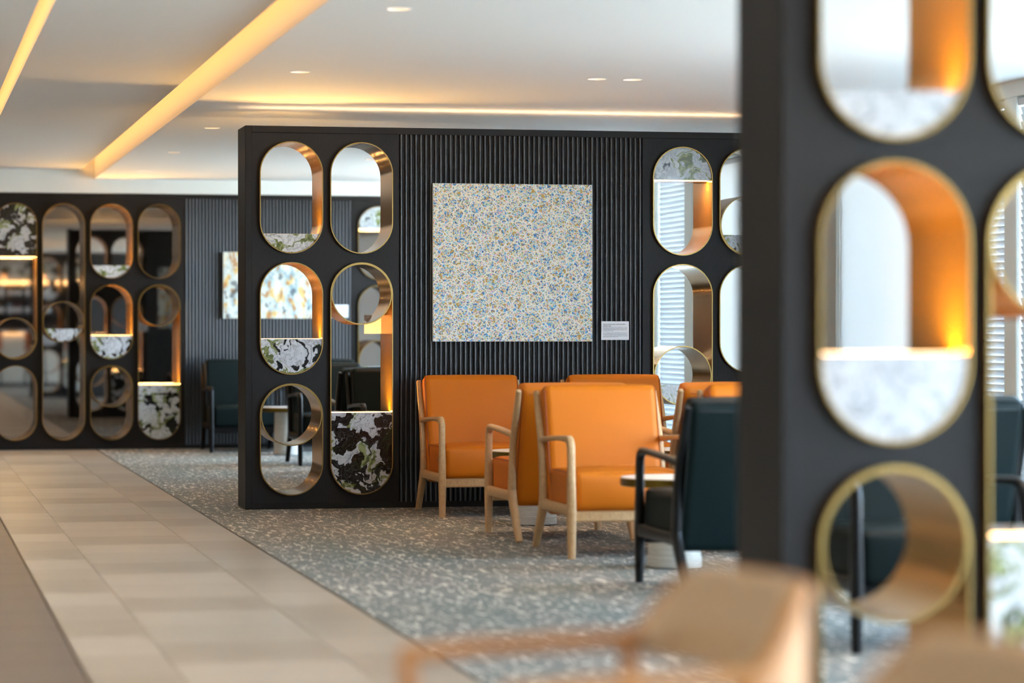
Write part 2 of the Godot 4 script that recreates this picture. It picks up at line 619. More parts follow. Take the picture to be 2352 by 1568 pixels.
# ------------------------------------------------------------------ outlines
func stadium(cx: float, y0: float, y1: float, r: float, seg := 20) -> PackedVector2Array:
	var p := PackedVector2Array()
	for k in seg + 1:
		var a := PI * k / seg
		p.append(Vector2(cx + r * cos(a), y1 - R + r * sin(a)))
	for k in seg + 1:
		var a := PI + PI * k / seg
		p.append(Vector2(cx + r * cos(a), y0 + R + r * sin(a)))
	return p

# flat face of a rectangle with a stadium opening, facing dir (+1 / -1 along z)
func holed(b: MB, x0: float, x1: float, y0: float, y1: float, cx: float, h0: float, h1: float, r: float, z: float, dir: float, upright := true, yy := 0.0) -> void:
	var inner := PackedVector2Array()
	var outer := PackedVector2Array()
	for half in 2:
		var cy: float = h1 - r if half == 0 else h0 + r
		var base: float = 0.0 if half == 0 else PI
		var ang := []
		for k in 25:
			ang.append(base + PI * k / 24.0)
		for corner in [Vector2(x1, y1 if half == 0 else y0), Vector2(x0, y1 if half == 0 else y0)]:
			var a: float = (corner - Vector2(cx, cy)).angle()
			if a < base - 0.0001:
				a += TAU
			ang.append(a)
		ang.sort()
		for a in ang:
			var d := Vector2(cos(a), sin(a))
			var t := 1e9
			if d.x > 1e-6: t = minf(t, (x1 - cx) / d.x)
			if d.x < -1e-6: t = minf(t, (x0 - cx) / d.x)
			if d.y > 1e-6: t = minf(t, (y1 - cy) / d.y)
			if d.y < -1e-6: t = minf(t, (y0 - cy) / d.y)
			inner.append(Vector2(cx, cy) + d * r)
			outer.append(Vector2(cx, cy) + d * t)
	var m := inner.size()
	for i in m:
		var j := (i + 1) % m
		if upright:
			var nn := Vector3(0, 0, dir)
			b.quad(Vector3(inner[i].x, inner[i].y, z), Vector3(outer[i].x, outer[i].y, z), Vector3(outer[j].x, outer[j].y, z), Vector3(inner[j].x, inner[j].y, z), nn, nn, nn, nn)
		else:
			var nn := Vector3(0, dir, 0)
			b.quad(Vector3(inner[i].x, yy, inner[i].y), Vector3(outer[i].x, yy, outer[i].y), Vector3(outer[j].x, yy, outer[j].y), Vector3(inner[j].x, yy, inner[j].y), nn, nn, nn, nn)

# a ring of metal: outline offset inwards by wall, from zf back to zb
func ring_mesh(cx: float, y0: float, y1: float, r: float, wall: float, zf: float, zb: float) -> ArrayMesh:
	var b := MB.new()
	var o := stadium(cx, y0, y1, r)
	var q := stadium(cx, y0, y1, r - wall)
	var m := o.size()
	for i in m:
		var j := (i + 1) % m
		var half := m / 2
		var ci := Vector2(cx, (y1 - R) if i < half else (y0 + R))
		var cj := Vector2(cx, (y1 - R) if j < half else (y0 + R))
		var ni := Vector3((o[i] - ci).x, (o[i] - ci).y, 0).normalized()
		var nj := Vector3((o[j] - cj).x, (o[j] - cj).y, 0).normalized()
		var of := Vector3(o[i].x, o[i].y, zf)
		var og := Vector3(o[j].x, o[j].y, zf)
		var qf := Vector3(q[i].x, q[i].y, zf)
		var qg := Vector3(q[j].x, q[j].y, zf)
		var dz := Vector3(0, 0, zb - zf)
		b.quad(of, og, og + dz, of + dz, ni, nj, nj, ni)
		b.quad(qf, qg, qg + dz, qf + dz, -ni, -nj, -nj, -ni)
		b.flat(of, og, qg, qf, Vector3(0, 0, 1))
		b.flat(of + dz, og + dz, qg + dz, qf + dz, Vector3(0, 0, -1))
	return b.mesh()

func prism(poly: PackedVector2Array, zf: float, zb: float) -> ArrayMesh:
	var b := MB.new()
	var c := Vector2.ZERO
	for p in poly:
		c += p
	c /= poly.size()
	for i in poly.size():
		var j := (i + 1) % poly.size()
		var a := poly[i]
		var d := poly[j]
		if a.distance_to(d) < 1e-6:
			continue
		for k in [[zf, 1.0], [zb, -1.0]]:
			var nn := Vector3(0, 0, k[1])
			b.tri(Vector3(a.x, a.y, k[0]), Vector3(d.x, d.y, k[0]), Vector3(c.x, c.y, k[0]), nn, nn, nn, (a - c) / 0.58 + Vector2(0.5, 0.5), (d - c) / 0.58 + Vector2(0.5, 0.5), Vector2(0.5, 0.5))
		var e := d - a
		var sn := Vector3(e.y, -e.x, 0).normalized()
		if sn.dot(Vector3(a.x - c.x, a.y - c.y, 0)) < 0:
			sn = -sn
		b.quad(Vector3(a.x, a.y, zf), Vector3(d.x, d.y, zf), Vector3(d.x, d.y, zb), Vector3(a.x, a.y, zb), sn, sn, sn, sn, Vector2(a.x - c.x, 0.0) / 0.58 + Vector2(0.5, 0.05), Vector2(d.x - c.x, 0.0) / 0.58 + Vector2(0.5, 0.05), Vector2(d.x - c.x, zf - zb) / 0.58 + Vector2(0.5, 0.05), Vector2(a.x - c.x, zf - zb) / 0.58 + Vector2(0.5, 0.05))
	return b.mesh()

func cut(poly: PackedVector2Array, y: float, below: bool) -> PackedVector2Array:
	var out := PackedVector2Array()
	for i in poly.size():
		var a := poly[i]
		var b := poly[(i + 1) % poly.size()]
		var ia: bool = (a.y <= y) == below
		var ib: bool = (b.y <= y) == below
		if ia:
			out.append(a)
		if ia != ib:
			out.append(a.lerp(b, (y - a.y) / (b.y - a.y)))
	return out

# ------------------------------------------------------------------ the screens
const H1 := [1.5485, 2.2265]
const H2 := [0.815, 1.496]
const H3 := [0.0836, 0.762]

func specs() -> Dictionary:
	return {
		"c1": [{"h": H1, "fill": 1.667, "kind": 0, "lit": 0.6}, {"h": H2, "fill": 1.031, "kind": 1, "lit": 1.0}, {"h": H3, "ring": 0.5695}],
		"c2": [{"h": H1}, {"h": [H3[0], H2[1]], "ring": 1.3035, "fill": 0.5826, "kind": 2, "lit": 1.0}],
		"r1": [{"h": H1, "fill": 2.02, "kind": 3, "hang": true, "lit": 0.8}, {"h": [H3[0], H2[1]], "ring": 0.80, "ring_fill": 0.741, "kind": 3}],
		"r2": [{"h": H1, "ring": 1.741, "ring_fill": 1.68, "kind": 3}, {"h": H2}, {"h": H3}],
		"e1": [{"h": [H2[0], H1[1]], "fill": 1.745, "kind": 4, "hang": true, "lit": 0.8, "ring": 1.0075}, {"h": H3}],
		"e2": [{"h": [H3[0], H1[1]], "ring": 1.155, "ring_fill": 1.092, "kind": 1}],
		"p": [{"h": H1}, {"h": H2}, {"h": H3}],
	}

func column(parent: Node3D, x0: float, x1: float, cx: float, z: float, spec: Array, mirrored: bool, kinds: Dictionary) -> void:
	var b := MB.new()
	var rear := MB.new()
	for i in spec.size():
		var h: Array = spec[i].h
		var top: float = 2.279 if i == 0 else (spec[i - 1].h[0] + h[1]) * 0.5
		var bot: float = 0.036 if i == spec.size() - 1 else (h[0] + spec[i + 1].h[1]) * 0.5
		holed(b, x0, x1, bot, top, cx, h[0], h[1], R - 0.001, z, 1.0)
		holed(rear, x0, x1, bot, top, cx, h[0], h[1], R - 0.001, z - TH, -1.0)
	put("column_panel", b.mesh(), M.panel, parent)
	put("column_panel", rear.mesh(), M.panel, parent)
	for s in spec:
		var h: Array = s.h
		var zf := z + 0.034
		var zb := z - TH - 0.030
		var sleeve := put("brass_sleeve", ring_mesh(cx, h[0], h[1], R, 0.006, zf, zb), M.brass, parent)
		put("rim", ring_mesh(cx, h[0] - 0.0, h[1], R + 0.0005, 0.0058, zf + 0.002, zf), M.rim, sleeve)
		if mirrored:
			put("mirror_panel", prism(stadium(cx, h[0], h[1], R - 0.006), z - TH + 0.03, z - TH + 0.02), M.mirror, sleeve)
		var zback: float = z - TH + 0.034 if mirrored else zb + 0.012
		if s.has("ring"):
			var c: float = s.ring
			put("brass_ring", ring_mesh(cx, c - R, c + R, R - 0.0065, 0.006, zf, zback), M.brass, sleeve)
			put("ring_rim", ring_mesh(cx, c - R, c + R, R - 0.006, 0.0058, zf + 0.002, zf), M.rim, sleeve)
			if s.has("ring_fill"):
				put("marble_block", prism(cut(stadium(cx, c - R, c + R, R - 0.0135), s.ring_fill, true), zf - 0.012, zback + 0.002), M.marble[kinds.get(s.kind, s.kind)], sleeve)
		if s.has("fill"):
			var hang: bool = s.get("hang", false)
			var poly := cut(stadium(cx, h[0], h[1], R - 0.0065), s.fill, not hang)
			put("marble_block", prism(poly, zf - 0.008, zback + 0.002), M.marble[kinds.get(s.kind, s.kind)], sleeve)
			if s.has("lit"):
				# a light strip lies along the flat of the marble
				var y: float = s.fill + (0.002 if hang else -0.002)
				var half := 0.0
				for p in poly:
					if absf(p.y - s.fill) < 0.002:
						half = maxf(half, absf(p.x - cx))
				half -= 0.004
				var zc: float = z - 0.06 if not mirrored else z - 0.10
				put("light_strip", boxes([[cx - half, cx + half, y - 0.004, y + 0.004, zc - 0.03, zc + 0.03]], 0.001), M.led, sleeve)
				area(sleeve, Vector3(cx, y + (-0.0055 if hang else 0.0055), zc), Vector2(half * 2.0, 0.02), Vector3(-PI / 2 if hang else PI / 2, 0, 0), 1.35 * s.lit, Color(1.0, 0.78, 0.46))

func screen(called: String, label: String, left: Array, right: Array, x_first: float, f0: float, f1: float, z: float, mirrored := false, kinds := {}) -> Node3D:
	var t := thing(called, label, "partition")
	var sp := specs()
	var x0 := x_first - R - 0.045
	var xl := x0 - 0.04
	var x_end := f1 + 0.0585 + R + PITCH * (right.size() - 1) + 0.215
	var xr := x_end + 0.04
	for x in [xl, x_end]:
		put("post", boxes([[x, x + 0.04, 0.0, 2.32, z - TH - 0.008, z + 0.008]], 0.002), M.trim, t)
	put("top_rail", boxes([[x0, x_end, 2.279, 2.32, z - 0.02, z + 0.007]], 0.002), M.trim, t)
	put("top_rail", boxes([[x0, x_end, 2.279, 2.31, z - TH - 0.007, z - TH + 0.02]], 0.002), M.trim, t)
	put("top_board", boxes([[x0, x_end, 2.281, 2.296, z - TH + 0.018, z - 0.018]], 0.001), M.backing, t)
	put("skirting", boxes([[x0, x_end, 0.0, 0.036, z - TH - 0.004, z + 0.004]], 0.002), M.trim, t)
	for i in left.size():
		var cx := x_first + PITCH * i
		var a: float = x0 if i == 0 else cx - PITCH * 0.5
		var e: float = f0 if i == left.size() - 1 else cx + PITCH * 0.5
		column(t, a, e, cx, z, sp[left[i]], mirrored, kinds)
	for i in right.size():
		var cx := f1 + 0.0585 + R + PITCH * i
		var a: float = f1 if i == 0 else cx - PITCH * 0.5
		var e: float = x_end if i == right.size() - 1 else cx + PITCH * 0.5
		column(t, a, e, cx, z, sp[right[i]], mirrored, kinds)
	# the fluted middle: half-round slats on a dark board, on both faces
	put("backing_board", boxes([[f0, f1, 0.036, 2.279, z - TH + 0.014, z - 0.014]], 0.001), M.backing, t)
	var slat := MB.new()
	var prev := Vector3.ZERO
	var prevn := Vector3.ZERO
	for k in 9:
		var a := PI * k / 8.0
		var p := Vector3(cos(a) * 0.0112, 0, sin(a) * 0.0165)
		var nn := Vector3(cos(a) / 0.0112, 0, sin(a) / 0.0165).normalized()
		if k > 0:
			var u := Vector3(0, 2.243, 0)
			slat.quad(prev, p, p + u, prev + u, prevn, nn, nn, prevn, Vector2(prev.x, 0), Vector2(p.x, 0), Vector2(p.x, 2.2), Vector2(prev.x, 2.2))
		prev = p
		prevn = nn
	var sm := slat.mesh()
	var number := int(round((f1 - f0) / 0.0308))
	for side in ([1.0] if mirrored else [1.0, -1.0]):
		for k in number:
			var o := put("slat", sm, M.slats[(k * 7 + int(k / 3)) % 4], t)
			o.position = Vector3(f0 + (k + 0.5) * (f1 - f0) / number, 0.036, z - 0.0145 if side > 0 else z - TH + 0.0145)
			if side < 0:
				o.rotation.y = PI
	if not mirrored:
		# a light strip hidden behind the top rail washes the ceiling
		put("light_strip", boxes([[x0 + 0.02, x_end - 0.02, 2.298, 2.313, z - 0.27, z - 0.245]], 0.002), M.led, t)
		area(t, Vector3((x0 + x_end) * 0.5, 2.3155, z - 0.2575), Vector2(x_end - x0 - 0.04, 0.022), Vector3(PI / 2, 0, 0), 0.32, Color(1.0, 0.86, 0.70))
	return t

# ------------------------------------------------------------------ chairs and tables
func side_rows(list: Array, x: float) -> Array:   # [z, y, half width, half thickness], smoothed
	var rows := []
	for i in list.size() - 1:
		var p0: Array = list[maxi(i - 1, 0)]
		var p1: Array = list[i]
		var p2: Array = list[i + 1]
		var p3: Array = list[mini(i + 2, list.size() - 1)]
		for k in 5:
			var t := k / 5.0
			var q := []
			for c in 4:
				q.append(cubic_interpolate(p1[c], p2[c], p0[c], p3[c], t))
			rows.append([Vector3(x, q[1], q[0]), q[2], q[3]])
	var e: Array = list[-1]
	rows.append([Vector3(x, e[1], e[0]), e[2], e[3]])
	return rows

func armchair(label: String, wood: Material, hide: Material, seam: Material, group: String) -> Node3D:
	var t := thing("armchair", label, "chair", Vector3.ZERO, 0.0, group)
	for s in [-1.0, 1.0]:
		var x: float = s * 0.303
		var b := MB.new()
		b.bar(side_rows([[0.388, 0.0, 0.017, 0.019], [0.385, 0.12, 0.020, 0.022], [0.383, 0.24, 0.021, 0.026], [0.381, 0.42, 0.018, 0.020], [0.377, 0.52, 0.018, 0.020], [0.360, 0.553, 0.018, 0.020], [0.325, 0.567, 0.019, 0.017]], x), Vector3.RIGHT, 14)
		put("leg", b.mesh(), wood, t)
		b = MB.new()
		b.bar(side_rows([[0.33, 0.5665, 0.019, 0.0165], [0.18, 0.566, 0.024, 0.0125], [-0.05, 0.556, 0.022, 0.0125], [-0.255, 0.542, 0.017, 0.015]], x), Vector3.RIGHT, 14)
		put("arm", b.mesh(), wood, t)
		b = MB.new()
		b.bar(side_rows([[-0.372, 0.775, 0.013, 0.017], [-0.325, 0.68, 0.015, 0.021], [-0.258, 0.54, 0.017, 0.026], [-0.222, 0.40, 0.018, 0.027], [-0.205, 0.25, 0.020, 0.032]], x), Vector3.RIGHT, 14)
		put("back_post", b.mesh(), wood, t)
		b = MB.new()
		b.bar(side_rows([[-0.203, 0.262, 0.020, 0.032], [-0.232, 0.20, 0.020, 0.030], [-0.31, 0.10, 0.019, 0.024], [-0.385, 0.0, 0.017, 0.019]], x), Vector3.RIGHT, 14)
		put("leg", b.mesh(), wood, t)
		b = MB.new()
		b.bar(side_rows([[0.375, 0.226, 0.017, 0.029], [0.30, 0.226, 0.017, 0.026], [-0.12, 0.226, 0.017, 0.026], [-0.215, 0.228, 0.017, 0.030]], x), Vector3.RIGHT, 14)
		put("side_rail", b.mesh(), wood, t)
	put("front_rail", boxes([[-0.29, 0.29, 0.172, 0.224, 0.335, 0.362]], 0.006), wood, t)
	put("back_rail", boxes([[-0.29, 0.29, 0.185, 0.235, -0.19, -0.165]], 0.006), wood, t)
	var b := MB.new()
	b.cushion(Vector3(0, 0.316, 0.115), Vector3(0.572, 0.186, 0.515), 0.030, Vector3(0.004, 0.016, 0.012))
	put("seat_cushion", b.mesh(), hide, t)
	b = MB.new()
	b.cushion(Vector3.ZERO, Vector3(0.578, 0.645, 0.118), 0.028, Vector3(0.003, 0.004, 0.012))
	var back := put("back_cushion", b.mesh(), hide, t)
	back.position = Vector3(0, 0.494, -0.232)
	back.rotation.x = -0.285
	for s in [-1.0, 1.0]:
		for f in [-1.0, 1.0]:
			b = MB.new()
			b.tube([Vector3(s * 0.284, -0.29, f * 0.050), Vector3(s * 0.284, 0.0, f * 0.052), Vector3(s * 0.284, 0.285, f * 0.050), Vector3(s * 0.279, 0.308, f * 0.047), Vector3(s * 0.26, 0.3185, f * 0.040)], 0.0028, 6)
			put("piping", b.mesh(), seam, back)
	b = MB.new()
	b.tube([Vector3(-0.25, 0.290, -0.0585), Vector3(0.0, 0.290, -0.0605), Vector3(0.25, 0.290, -0.0585)], 0.0025, 6)
	put("seam", b.mesh(), seam, back)
	for s in [-1.0, 1.0]:
		b = MB.new()
		b.tube([Vector3(s * 0.281, 0.240, 0.36), Vector3(s * 0.283, 0.316, 0.366), Vector3(s * 0.281, 0.390, 0.36), Vector3(s * 0.281, 0.401, 0.345), Vector3(s * 0.283, 0.403, 0.10), Vector3(s * 0.281, 0.402, -0.12)], 0.0028, 6)
		put("piping", b.mesh(), seam, t.get_node("seat_cushion"))
	return t

func side_table(label: String) -> Node3D:
	var t := thing("side_table", label, "table", Vector3.ZERO, 0.0, "round side tables between the armchairs")
	var b := MB.new()
	b.lathe(Vector3.ZERO, [Vector2(0.0, 0.005), Vector2(0.126, 0.005), Vector2(0.126, 0.05), Vector2(0.122, 0.052), Vector2(0.118, 0.375), Vector2(0.0, 0.375)], 48)
	put("pedestal", b.mesh(), M.stone, t)
	b = MB.new()
	b.lathe(Vector3.ZERO, [Vector2(0.0, 0.0), Vector2(0.118, 0.0), Vector2(0.118, 0.006)], 48)
	put("foot_ring", b.mesh(), M.black, t)
	b = MB.new()
	b.lathe(Vector3.ZERO, [Vector2(0.0, 0.374), Vector2(0.246, 0.374), Vector2(0.25, 0.378), Vector2(0.25, 0.408), Vector2(0.246, 0.412)], 64)
	put("brass_edge", b.mesh(), M.table_edge, t)
	b = MB.new()
	b.lathe(Vector3.ZERO, [Vector2(0.247, 0.40), Vector2(0.247, 0.4115), Vector2(0.244, 0.4145), Vector2(0.0, 0.4145)], 64)
	put("table_top", b.mesh(), M.table_top, t)
	return t

func picture(label: String, x0: float, x1: float, y0: float, y1: float, z: float, dir: float, image: Material) -> void:
	var t := thing("painting", label, "painting", Vector3((x0 + x1) * 0.5, (y0 + y1) * 0.5, z))
	var w := (x1 - x0) * 0.5
	var h := (y1 - y0) * 0.5
	put("canvas", boxes([[-w, w, -h, h, -0.016, 0.016]], 0.002), M.canvas, t)
	var b := MB.new()
	var nn := Vector3(0, 0, 1)
	b.quad(Vector3(-w + 0.001, h - 0.001, 0.0166), Vector3(w - 0.001, h - 0.001, 0.0166), Vector3(w - 0.001, -h + 0.001, 0.0166), Vector3(-w + 0.001, -h + 0.001, 0.0166), nn, nn, nn, nn, Vector2(0, 0), Vector2(1, 0), Vector2(1, 1), Vector2(0, 1))
	put("painted_surface", b.mesh(), image, t)
	if dir < 0:
		t.rotation.y = PI

func caption(label: String, cx: float, cy: float, z: float, dir: float, lettered: bool) -> void:
	var t := thing("caption_card", label, "sign", Vector3(cx, cy, z))
	put("card", boxes([[-0.0885, 0.0885, -0.058, 0.058, -0.004, 0.004]], 0.0008), M.card, t)
	var b := MB.new()
	var nn := Vector3(0, 0, 1)
	b.quad(Vector3(-0.087, 0.0565, 0.0045), Vector3(0.087, 0.0565, 0.0045), Vector3(0.087, -0.0565, 0.0045), Vector3(-0.087, -0.0565, 0.0045), nn, nn, nn, nn, Vector2(0, 0), Vector2(1, 0), Vector2(1, 1), Vector2(0, 1))
	put("fine_print", b.mesh(), M.print, t)
	if lettered:
		var f := SystemFont.new()
		f.font_names = PackedStringArray(["Droid Sans"])
		f.font_weight = 700
		var y := 0.0395
		for line in ["Abstract, Beach Sands, Textured Pebbles", "Miranda Lloyd"]:
			var tm := TextMesh.new()
			tm.text = line
			tm.font = f
			tm.font_size = 32
			tm.pixel_size = 0.000229
			tm.depth = 0.0006
			tm.horizontal_alignment = HORIZONTAL_ALIGNMENT_LEFT
			tm.vertical_alignment = VERTICAL_ALIGNMENT_CENTER
			var o := put("lettering", tm, M.ink, t)
			o.position = Vector3(-0.077, y, 0.005)
			y -= 0.0105
	if dir < 0:
		t.rotation.y = PI

func back_band(offsets: Array) -> ArrayMesh:
	# a band that follows the curved back; offsets are [inset from the rail, share of the height, extra height]
	var b := MB.new()
	var prev := []
	for k in 25:
		var a := lerpf(-1.38, 1.38, k / 24.0)
		var top := 0.598 + 0.108 * smoothstep(0.05, 0.7, cos(a)) - 0.012
		var low := 0.555 + 0.03 * (1.0 - cos(a))
		var ring := []
		for e in offsets:
			var rr: float = e[0]
			ring.append(Vector3(-0.02 - (0.162 - rr) * cos(a), lerpf(low, top, e[1]) + e[2], (0.264 - rr) * sin(a)))
		if k > 0:
			for i in ring.size():
				var j := (i + 1) % ring.size()
				var c: Vector3 = (ring[i] + ring[j] + prev[i] + prev[j]) * 0.25
				var mid := Vector3.ZERO
				for q in ring:
					mid += q
				mid /= ring.size()
				var nn: Vector3 = (ring[j] - ring[i]).cross(prev[i] - ring[i]).normalized()
				if nn.dot(c - mid) < 0:
					nn = -nn
				b.flat(ring[i], ring[j], prev[j], prev[i], nn)
		prev = ring
	return b.mesh()

func tub_chair(label: String, lateral: float, depth: float, turn: float) -> void:
	# bentwood tub chair: the top rail sweeps down from the back into both arms; local +x is where it faces
	var yaw := deg_to_rad(12.256)
	var at := Vector3(cos(yaw) * lateral + sin(yaw) * depth, 0, sin(yaw) * lateral - cos(yaw) * depth)
	var t := thing("tub_chair", label, "chair", at, turn, "bentwood tub chairs beside the timber screen")
	var pts := []
	var b := MB.new()
	# plan: half ellipse behind, straight arms ahead; height swells over the back
	for k in 41:
		var a := lerpf(-PI * 0.5, PI * 0.5, k / 40.0)
		var h := 0.598 + 0.108 * smoothstep(0.05, 0.7, cos(a))
		pts.append(Vector3(-0.02 - 0.165 * cos(a), h, 0.268 * sin(a)))
	var path := [Vector3(0.34, 0.585, -0.262), Vector3(0.22, 0.592, -0.266), Vector3(0.1, 0.596, -0.268)]
	path.append_array(pts)
	path.append_array([Vector3(0.1, 0.596, 0.268), Vector3(0.22, 0.592, 0.266), Vector3(0.34, 0.585, 0.262)])
	var rows := []
	for p in path:
		rows.append([p, 0.013, 0.0155])
	b.bar(rows, Vector3.UP, 12, 0.8)
	put("bent_rail", b.mesh(), M.bent, t)
	# upholstered band inside the back, on a bent wooden shell
	put("back_pad", back_band([[0.010, 1.0, 0.022], [0.030, 1.0, 0.014], [0.040, 0.5, 0.0], [0.030, 0.0, 0.01], [0.010, 0.0, 0.0], [0.002, 0.0, 0.006], [0.002, 1.0, 0.016]]), M.beige, t)
	put("back_shell", back_band([[0.0015, 1.0, 0.018], [0.0015, 0.0, -0.004], [-0.010, 0.0, -0.004], [-0.010, 1.0, 0.018]]), M.bent, t)
	b = MB.new()
	b.cushion(Vector3(0.085, 0.41, 0), Vector3(0.46, 0.09, 0.48), 0.035, Vector3(0, 0.012, 0))
	put("seat_cushion", b.mesh(), M.beige, t)
	put("seat_frame", boxes([[-0.14, 0.31, 0.335, 0.368, -0.25, 0.25]], 0.008), M.bent, t)
	for s in [-1.0, 1.0]:
		b = MB.new()
		b.bar([[Vector3(0.34, 0.0, s * 0.262), 0.013, 0.013], [Vector3(0.325, 0.35, s * 0.262), 0.017, 0.017], [Vector3(0.335, 0.588, s * 0.262), 0.015, 0.015]], Vector3.RIGHT, 10, 0.8)
		put("leg", b.mesh(), M.bent, t)
		b = MB.new()
		b.bar([[Vector3(-0.10, 0.0, s * 0.275), 0.013, 0.013], [Vector3(-0.05, 0.35, s * 0.265), 0.017, 0.017], [Vector3(-0.03, 0.602, s * 0.265), 0.015, 0.015]], Vector3.RIGHT, 10, 0.8)
		put("leg", b.mesh(), M.bent, t)

func make_stool(label: String) -> Node3D:
	var t := thing("bar_stool", label, "stool", Vector3.ZERO, 0.0, "bar stools along the counter")
	var b := MB.new()
	b.cushion(Vector3(0, 0.72, 0), Vector3(0.42, 0.07, 0.40), 0.03, Vector3(0, 0.01, 0), 8)
	put("seat", b.mesh(), M.tan, t)
	b = MB.new()
	b.cushion(Vector3(0, 0.90, -0.18), Vector3(0.42, 0.28, 0.06), 0.028, Vector3(0, 0, 0.01), 8)
	put("backrest", b.mesh(), M.tan, t)
	for sx in [-1.0, 1.0]:
		for sz in [-1.0, 1.0]:
			b = MB.new()
			b.tube([Vector3(sx * 0.20, 0.0, sz * 0.20), Vector3(sx * 0.15, 0.70, sz * 0.15)], 0.012, 8)
			put("leg", b.mesh(), M.black_wood, t)
	b = MB.new()
	b.tube([Vector3(-0.18, 0.25, -0.18), Vector3(0.18, 0.25, -0.18), Vector3(0.18, 0.25, 0.18), Vector3(-0.18, 0.25, 0.18)], 0.008, 8, true)
	put("foot_rail", b.mesh(), M.black_wood, t)
	return t

# ------------------------------------------------------------------ scene
func _ready() -> void:
	rng.seed = 7
	# camera: long lens, wide open, focused on the middle screen
	var cam := Camera3D.new()
	cam.name = "camera"
	add_child(cam)
	cam.position = Vector3(0, 1.092, 0)
	cam.rotation_degrees = Vector3(-0.2556, -12.256, 0)
	cam.fov = 13.755
	cam.near = 0.05
	cam.far = 300.0
	cam.current = true
	var lens := CameraAttributesPhysical.new()
	lens.frustum_focal_length = 100.0
	lens.frustum_focus_distance = 17.2
	lens.exposure_aperture = 1.8
	cam.attributes = lens
	cam.fov = 13.755   # set again: the lens attributes may have changed it

	# overcast daylight
	var we := WorldEnvironment.new()
	we.name = "daylight"
	var env := Environment.new()
	env.background_mode = Environment.BG_SKY
	var sky := Sky.new()
	var sm := ProceduralSkyMaterial.new()
	sm.sky_top_color = Color(0.70, 0.85, 1.0)
	sm.sky_horizon_color = Color(0.84, 0.93, 1.0)
	sm.ground_bottom_color = Color(0.66, 0.68, 0.70)
	sm.ground_horizon_color = Color(0.80, 0.84, 0.87)
	sm.sky_energy_multiplier = 1.0
	sm.sun_angle_max = 1.0
	sky.sky_material = sm
	env.sky = sky
	env.background_energy_multiplier = 21.0
	env.tonemap_mode = Environment.TONE_MAPPER_LINEAR
	env.tonemap_exposure = 1.25
	env.sdfgi_enabled = true
	env.ssao_enabled = true
	env.ssil_enabled = true
	we.environment = env
	add_child(we)

	# sun added behind the building: the terrace bounces it up to brighten the ceiling
	var sun := DirectionalLight3D.new()
	sun.name = "sun"
	sun.light_energy = 26.0
	sun.light_color = Color(1.0, 0.95, 0.86)
	sun.light_angular_distance = 0.6
	sun.shadow_enabled = true
	add_child(sun)
	sun.rotation_degrees = Vector3(-56, -70, 0)

	var lb := fnoise(88, 0.09, 3)
	var limg := lb.get_seamless_image(256, 256)
	M.leather_bump = tex(limg)
	make_materials()
	M.canvas = mat(Color(0.80, 0.80, 0.76), 0.7)
	M.card = mat(Color(0.95, 0.96, 0.97), 0.5)
	M.ink = mat(Color(0.12, 0.12, 0.14), 0.6)
	M.print = mat(Color.WHITE, 0.5, 0.0, print_tex())

	build_shell()
	build_windows()
	build_ceiling()

	# the three screens
	screen("partition_screen", "tall dark timber screen with brass-lined openings around a fluted panel holding the speckled painting", ["c1", "c2"], ["r1", "r2"], 2.3315, 2.996, 4.536, ZA)
	screen("partition_screen", "dark timber screen with pale grey marble in brass openings, beside the beige tub chairs", ["c1", "c2"], ["r1", "r2"], 2.3515, 3.016, 4.556, ZN, false, {0: 5, 1: 5, 2: 0})
	screen("partition_screen", "dark timber screen with mirrored brass openings closing off the tiled aisle", ["p", "e1", "e2", "c1", "c2"], ["r1", "r2", "p"], 2.3315 - 4 * PITCH, 2.566, 4.106, ZF, true, {2: 4, 4: 2})

	# pictures and their cards
	var speckled := mat(Color.WHITE, 0.55, 0.0, painting_tex())
	picture("square painting of speckled blue, ochre and pink pebbles with white rims", 3.201, 4.205, 1.014, 1.983, ZA + 0.020, 1.0, speckled)
	caption("white caption card of fine print beside the square speckled painting", 4.357, 1.081, ZA + 0.008, 1.0, true)
	picture("wide abstract painting of pale blue and ochre blotches on the mirrored screen", 2.915, 3.85, 1.187, 1.795, ZF + 0.020, 1.0, mat(Color.WHITE, 0.6, 0.0, blotch_tex(40)))
	caption("white caption card beside the wide blotchy painting on the mirrored screen", 3.985, 1.255, ZF + 0.008, 1.0, false)
	picture("pale abstract painting on the unlit back of the fluted screen", 3.14, 4.12, 1.10, 1.85, ZA - TH - 0.020, -1.0, mat(Color.WHITE, 0.6, 0.0, blotch_tex(63)))
	caption("white caption card on the unlit back of the fluted screen", 2.93, 1.12, ZA - TH - 0.008, -1.0, false)

	build_chairs()
	build_bar()

